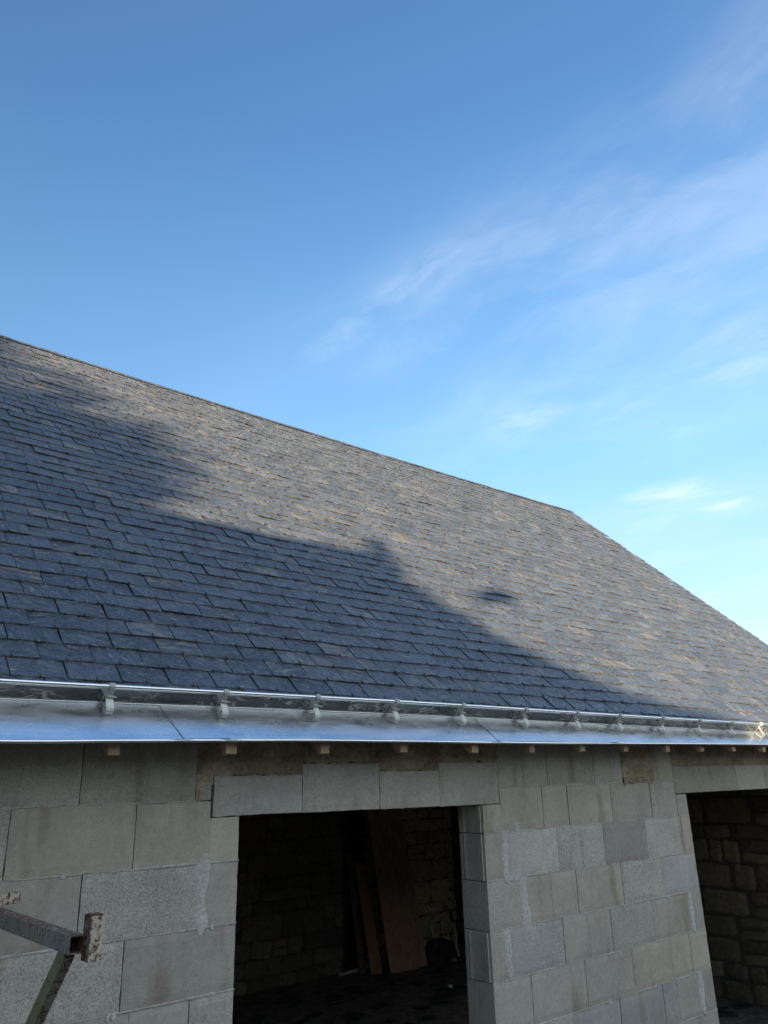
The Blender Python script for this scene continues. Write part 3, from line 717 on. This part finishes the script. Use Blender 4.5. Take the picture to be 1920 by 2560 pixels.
def bracket(x):
    b_ = MB(); h0 = hi(x); w = .030; xa, xb = x - .5 * w, x + .5 * w
    S = lambda o, n: (h0 - o, NA + n)
    # collar hooked round the bead
    pts = [(math.cos(t) * .0118, math.sin(t) * .0118) for t in [math.radians(d) for d in range(-70, 251, 32)]]
    strip(b_, [(h0 - .003 + c, NA + HP + .004 + s_) for c, s_ in pts], x - .011, x + .011, .004)
    b_.box8([rp(x - .005, h0 - .010, NA + HP + .012), rp(x + .005, h0 - .010, NA + HP + .012), rp(x + .005, h0 + .004, NA + HP + .012), rp(x - .005, h0 + .004, NA + HP + .012),
             rp(x - .003, h0 - .007, NA + HP + .0185), rp(x + .003, h0 - .007, NA + HP + .0185), rp(x + .003, h0 + .001, NA + HP + .0185), rp(x - .003, h0 + .001, NA + HP + .0185)])
    # upper strap with a folded tongue, then the knee that stands on the apron
    strip(b_, [S(.004, HP - .006), S(.0065, HP - .020), S(.0065, HP - .032)], x - .016, x + .016)
    b_.box8([rp(x - .012, h0 - .006, NA + .052), rp(x + .026, h0 - .020, NA + .052), rp(x + .026, h0 - .028, NA + .052), rp(x - .012, h0 - .026, NA + .052),
             rp(x - .012, h0 - .006, NA + .0545), rp(x + .026, h0 - .020, NA + .0545), rp(x + .026, h0 - .028, NA + .0545), rp(x - .012, h0 - .026, NA + .0545)])
    strip(b_, [S(.004, .050), S(.014, .048), S(.062, .030), S(.069, .023), S(.068, .005), S(.062, .002), S(.006, .0035)], xa, xb, .003)
    # strap and small gusset against the upright
    strip(b_, [S(.0035, HP - .004), S(.0045, .055), S(.0035, .004)], xa - .004, xa, .0018)
    b_.prism([(x - .040, HP - .008), (x - .004, HP - .008), (x - .010, .050), (xa - .004, .050)], lambda p, t: rp(p[0], h0 - .002 - t, NA + p[1]), 0, .002)
    return b_.build('gutter_bracket', MT_GALV, GUT)
for x in [-.3, .18, .68] + BR + [7.09, 7.6, 8.1, 8.6, 9.1, 9.6]: bracket(x)

# ------------------------------------------------------------------ things inside the barn
def single(name, mbx, mats, label, cat, group=None, kind=None, smooth=False, bevel=0):
    return tag(mbx.build(name, mats, smooth=smooth, bevel=bevel), label, cat, group, kind)
def lean(pts, th):
    m_ = MB(); p = [Vector(q) for q in pts]; n = (p[1] - p[0]).cross(p[3] - p[0]).normalized() * th
    m_.box8([p[0], p[1], p[1] + -n, p[0] + -n, p[3], p[2], p[2] + -n, p[3] + -n]); return m_
F0 = FLOOR + .02
single('strand_board', lean([(7.41, 5.50, F0), (8.03, 5.46, F0), (7.96, 5.93, .05), (7.36, 5.96, .05)], .018), MT_OSB, 'large brown strand board leaning on the back wall inside the barn', 'board')
MT_PLANK = m_wood('old_plank', (0.23, 0.115, 0.055), (0.31, 0.165, 0.085), (30, 30, 2))
MT_PLANKD = m_wood('dark_plank', (0.09, 0.06, 0.045), (0.13, 0.085, 0.06), (30, 30, 2))
single('plank', lean([(7.185, 5.62, F0), (7.36, 5.60, F0), (7.31, 5.88, -1.0), (7.15, 5.90, -.99)], .035), MT_PLANK, 'reddish brown plank leaning left of the strand board', 'plank', bevel=.003)
single('plank', lean([(7.09, 5.74, F0), (7.2, 5.73, F0), (7.17, 5.98, -.9), (7.07, 5.99, -.9)], .03), MT_PLANKD, 'narrow dark plank half hidden behind the reddish plank', 'plank')
hz = [(8.83, 5.66, F0 - .02), (8.818, 5.7, -2.205), (8.812, 5.7, -2.032), (8.734, 5.7, -1.912), (8.605, 5.7, -1.823), (8.492, 5.7, -1.797), (8.403, 5.7, -1.849), (8.341, 5.7, -1.938), (8.372, 5.7, -2.051)]
def spline(P, k=6):
    P = [Vector(p) for p in P]; out = []
    for i in range(len(P) - 1):
        a, b_, c_, d_ = P[max(i - 1, 0)], P[i], P[i + 1], P[min(i + 2, len(P) - 1)]
        for j in range(k):
            t = j / k; out.append(.5 * ((2 * b_) + (c_ - a) * t + (2 * a - 5 * b_ + 4 * c_ - d_) * t * t + (3 * b_ - a - 3 * c_ + d_) * t ** 3))
    return out + [P[-1]]
hz = [(x * .972, -3.27 + (y + 3.27) * .972, max(z * .972, F0)) for x, y, z in hz]
ho = MB(); ho.tube(spline(hz), .019, 10)
single('hose', ho, m_plain('pale_hose', (0.58, 0.50, 0.40), .6), 'pale hose arching over the dark rubble heap in the corner', 'hose', smooth=True)
pl = empty('tool', (8.95, 5.7, F0), 'dark green handled tool with pale grip standing in the back corner', 'tool')
t1 = MB(); t1.tube([(8.95, 5.70, F0), (8.92, 5.84, -2.03), (8.89, 5.86, -1.76)], .022, 10); t1.build('shaft', m_plain('green_shaft', (0.05, 0.10, 0.085), .5), pl, smooth=True)
t2 = MB(); t2.tube([(8.892, 5.86, -1.765), (8.885, 5.86, -1.74), (8.85, 5.86, -1.665), (8.835, 5.86, -1.65)], [.026, .033, .030, .018], 10); t2.build('grip', m_plain('pale_grip', (0.6, 0.6, 0.58), .5), pl, smooth=True)
# rubble heap in the corner
hp = MB()
def heap(u, v):
    x, y = lerp(8.1, 9.12, u), lerp(5.25, 6.0, v); c = max(0, 1 - math.hypot((x - 8.66) / .5, (y - 5.95) / .62))
    return (x, y, FLOOR + .22 * c ** .8 + .05 * FB(x * 7, y * 7, 1) * min(1, c * 4) + (.02 if c > 0 else -.03))
hp.grid(heap, 40, 30)
single('rubble_heap', hp, m_mortar('dark_rubble', (0.07, 0.068, 0.05), (0.11, 0.10, 0.075), 1.0, 14), 'dark rubble heap piled in the back corner under the hose', 'heap')
def pebble(name, loc, r, col, label):
    p = MB(); sd = rnd.random() * 40
    p.grid(lambda u, v: (loc[0] + r * (1 + .3 * N(u * 4, v * 4, sd)) * math.sin(math.pi * v) * math.cos(2 * math.pi * u), loc[1] + r * .9 * math.sin(math.pi * v) * math.sin(2 * math.pi * u), loc[2] + r * .7 * math.cos(math.pi * v)), 10, 7)
    single(name, p, m_plain('pale_stone_' + str(int(sd * 100)), col, .9), label, 'stone', smooth=True)
pebble('stone', (7.425, 4.42, F0 + .018), .032, (.62, .60, .56), 'white chip of stone on the dark floor, larger of the two near the jamb')
pebble('stone', (7.60, 4.34, F0 + .012), .018, (.58, .56, .52), 'tiny white chip of stone on the dark floor, right beside the jamb')
pebble('stone', (8.80, 5.46, F0 + .05), .075, (.42, .38, .30), 'pale lump of stone at the foot of the hose')
pebble('stone', (8.42, 5.36, F0 + .03), .05, (.34, .31, .26), 'grey lump of stone in front of the rubble heap')
st_ = random.Random(8)
for k, (a, b_) in enumerate((((6.86, 5.86), (7.16, 5.82)), ((6.92, 5.80), (7.20, 5.85)), ((6.80, 5.82), (7.05, 5.74)))):
    s_ = MB(); s_.tube([(a[0], a[1], F0 + .02 + .012 * k), (b_[0], b_[1], F0 + .03 + .02 * k)], .012, 8)
    single('stick', s_, m_plain('pale_stick_%d' % k, (.48, .46, .42), .8), ('pale stick under two others on the floor left of the planks', 'pale stick crossing in the middle of three left of the planks', 'pale stick nearest the doorway of three left of the planks')[k], 'stick', 'pale sticks on the barn floor')
# slate offcuts trodden into the floor: one uncountable litter
lt = MB(); rl = random.Random(21)
for k in range(420):
    x = rl.uniform(3.6, 9.0); y = rl.uniform(1.2, 5.9); a = rl.random() * 6.28; w = rl.uniform(.02, .14); h = w * rl.uniform(.3, .9); z = F0 + .012 + rl.random() * .006
    pts = []
    for q in range(6):
        t = a + q * 1.047; rr = rl.uniform(.75, 1.15); dx, dy = math.cos(q * 1.047) * w * rr, math.sin(q * 1.047) * h * rr
        pts.append((x + dx * math.cos(a) - dy * math.sin(a), y + dx * math.sin(a) + dy * math.cos(a)))
    lt.prism(pts, lambda p, t: (p[0], p[1], t), z - .01, z)
single('slate_litter', lt, m_plain('slate_chips', (0.035, 0.038, 0.05), .55), 'dark slate offcuts littering the barn floor', 'litter', kind='stuff')

# ------------------------------------------------------------------ rusty scaffold bracket in front of the wall
SB = empty('scaffold_bracket', (.865, 0, -.39), 'rusty grey steel scaffold bracket sticking out from the block wall', 'scaffold bracket')
def rt(rust, moss=0): return (rust, 0, moss, 1)
def tubebox(mbx, p0, p1, w, h, upv, wall_t=.003, cols=None, hollow=True):
    """square tube from p0 to p1; w across (X), h along up"""
    p0, p1 = Vector(p0), Vector(p1); t = (p1 - p0).normalized(); up_ = Vector(upv); up_ = (up_ - t * up_.dot(t)).normalized(); sd = t.cross(up_)
    cols = cols or [rt(.5)] * 4
    def ring(p, k): return [p + sd * (w / 2 - k) * a + up_ * (h / 2 - k) * b_ for a, b_ in ((-1, -1), (1, -1), (1, 1), (-1, 1))]
    n = 14
    for q in range(4):
        q2 = (q + 1) % 4
        mbx.grid(lambda u, v: ring(p0.lerp(p1, u), 0)[q].lerp(ring(p0.lerp(p1, u), 0)[q2], v), n, 2, 0, cols[q])
        mbx.grid(lambda u, v: ring(p0.lerp(p1, u), wall_t)[q].lerp(ring(p0.lerp(p1, u), wall_t)[q2], v), 2, 1, 0, rt(.62))
        for P in (p0, p1):
            a, b_ = ring(P, 0), ring(P, wall_t); mbx.quad(a[q], a[q2], b_[q2], b_[q], 0, rt(.6))
a_ = MB(); tubebox(a_, (.862, -.962, -.382), (.862, 0.0, -.384), .040, .044, (0, 0, 1), cols=[rt(.55), rt(.50), rt(.57), rt(.50)]); a_.build('arm', MT_RUST, SB)
b_ = MB(); tubebox(b_, (.862, -.905, -.400), (.862, -.02, -1.29), .027, .044, (0, 1, 1), cols=[rt(.54), rt(.6), rt(.45), rt(.45, 1.0)]); b_.build('brace', MT_RUST, SB)
c_ = MB(); tubebox(c_, (.903, -.965, -.424), (.903, -.965, -.315), .036, .050, (0, 1, 0), cols=[(.53, 1, 0, 1), rt(.58), (.53, .6, 0, 1), (.60, .3, 0, 1)]); c_.box(.886, .920, -.988, -.942, -.3155, -.312, 0, rt(.66)); c_.build('end_post', MT_RUST, SB)
d_ = MB(); d_.box(.835, .889, -.012, -.0015, -1.4, -.3, 0, rt(.5)); d_.build('wall_plate', MT_RUST, SB, bevel=.002)
sbm = MB(); sbm.box(-1.4, .948, -.165, -.14, -.3585, -.322, 0, (.54, 1, 0, 1))
single('steel_bar', sbm, MT_RUST, 'flat rusty steel bar end lying across the scaffold bracket', 'bar', bevel=.002)

# ------------------------------------------------------------------ neighbours on the sunny side (they throw the shadow on the roof)
def sv(u, v, w):   # point seen from the sun at (u across, v up), w metres towards it
    q = UH * u + SH * w; return (q.x, q.y, .995 * v + .105 * w)
NH = empty('neighbour_house', sv(0.6, -2.0, 9.5), 'small grey gabled house beside the barn yard', 'house')
prof = [(-3.4, 1.86), (-.17, 1.97), (.02, 2.0), (.25, 2.05), (.50, 2.13), (.56, 2.08), (.735, 1.90), (1.037, 1.65), (1.386, 1.425), (1.72, 1.26), (2.06, 1.12), (2.36, 1.06), (2.66, 1.03), (2.90, 1.0)]
def hx(p, t):
    q = UH * p[0] + SH * (8.5 + t); return (q.x, q.y, .995 * p[1] + .105 * 8.5)
hw = MB(); hw.prism([(-3.2, -3.25)] + [(p[0], p[1] - .12) for p in prof if -3.3 < p[0] < 2.5] + [(2.45, -3.25)], hx, .15, 5.0); hw.build('wall', MT_RENDER, NH)
hr = MB(); hr.prism(prof + [(p[0], p[1] - .09) for p in reversed(prof)], hx, 0, 5.2); hr.build('roof', MT_ROOF2, NH)
ch = MB(); ch.tube([hx((.66, 1.92), .1), hx((.34, 2.38), .1)], [.075, .04], 10); ch.build('leaning_pole', MT_RENDER, NH)
ds = MB(); ds.tube([hx((1.17, 1.45), .6), hx((1.17, 2.02), .6)], .012, 8)
cx_ = Vector(hx((1.17, 2.03), .6))
ds.grid(lambda u, v: cx_ + (UH * math.cos(6.2832 * u) * .8 + Vector((0, 0, 1)) * math.sin(6.2832 * u)) * (.13 * v) + SH * (.05 * v * v), 20, 4)
ds.build('dish_aerial', MT_GALV, NH, recalc=False)
SHD = empty('neighbour_shed', sv(6.5, -2.0, 10), 'low grey shed adjoining the neighbouring house', 'shed')
s1 = MB(); s1.prism([(2.3, -3.25), (2.3, .72), (2.9, .66), (8, .62), (8, -3.25)], hx, .2, 4.0); s1.build('wall', MT_RENDER, SHD)
s2 = MB(); s2.prism([(2.58, .86), (2.9, .98), (3.04, .86), (8.1, .78), (8.1, .62), (2.58, .70)], hx, 0, 4.2); s2.build('roof', MT_ROOF2, SHD)
def leaf_tree(cu, cv, cw, ru, rv, n, seed, label, dens=.10):
    e = empty('tree', (*sv(cu, cv, cw)[:2], FLOOR), label, 'tree'); r = random.Random(seed)
    tr = MB(); top = Vector(sv(cu, cv, cw)); bx_, by_ = top.x, top.y
    tr.tube([(bx_, by_, FLOOR - .1), (bx_ + .1, by_, lerp(FLOOR, top.z, .5)), tuple(top)], [.28, .2, .08], 10)
    for k in range(14):
        a = r.random() * 6.28; q = Vector((math.cos(a) * ru * .8, math.sin(a) * ru * .8, r.uniform(-.3, .7) * rv)); s0 = Vector((bx_, by_, lerp(FLOOR, top.z, r.uniform(.45, .9))))
        tr.tube([s0, s0.lerp(top + q, .5) + Vector((0, 0, .2)), top + q], [.07, .045, .015], 6)
    tr.build('trunk', m_plain('bark_%d' % seed, (.10, .08, .06), .9), e)
    cr = MB()
    for k in range(n):
        d = Vector((r.gauss(0, 1), r.gauss(0, 1), r.gauss(0, 1))).normalized(); q = d * (r.random() ** .42)
        sh = 1 + .15 * N(d.x * 2.3 + seed, d.y * 2.3, d.z * 2.3)
        p = top + Vector((q.x * ru * sh, q.y * ru * sh, q.z * rv * sh)); a = Vector((r.gauss(0, 1), r.gauss(0, 1), r.gauss(0, 1))).normalized() * dens * r.uniform(.6, 1.3); b2 = a.orthogonal().normalized() * dens * .5
        cr.poly([p - a, p + b2, p + a, p - b2], 0, (r.random(), 0, 0, 1))
    cr.build('crown', m_plain('foliage_%d' % seed, (.06, .085, .03), .7, 0, 3, .4), e, recalc=False)
leaf_tree(-1.65, 2.0, 15, 1.3, 1.05, 5000, 9, 'bushy young tree between the neighbouring house and the tall tree', .11)
leaf_tree(-5.33, 1.2, 19, 5.0, 3.7, 26000, 4, 'tall leafy tree standing behind the neighbouring house', .15)

# unseen building added behind the camera to cut light on wall and gutter
OB = empty('added_opposite_barn', (11, -16.5, FLOOR), 'unseen long barn added across the yard to block light', 'barn')
o1 = MB(); o1.prism([(-13.5, FLOOR), (-19.5, FLOOR), (-19.5, .9), (-16.5, 2.8), (-13.5, .9)], lambda p, t: (t, p[0], p[1]), -1.5, 24); o1.build('wall', MT_RENDER, OB)
o2 = MB(); o2.prism([(-13.1, .68), (-16.5, 2.83), (-19.9, .68), (-19.9, .83), (-16.5, 3.0), (-13.1, .83)], lambda p, t: (t, p[0], p[1]), -1.8, 24.3); o2.build('roof', MT_ROOF2, OB)
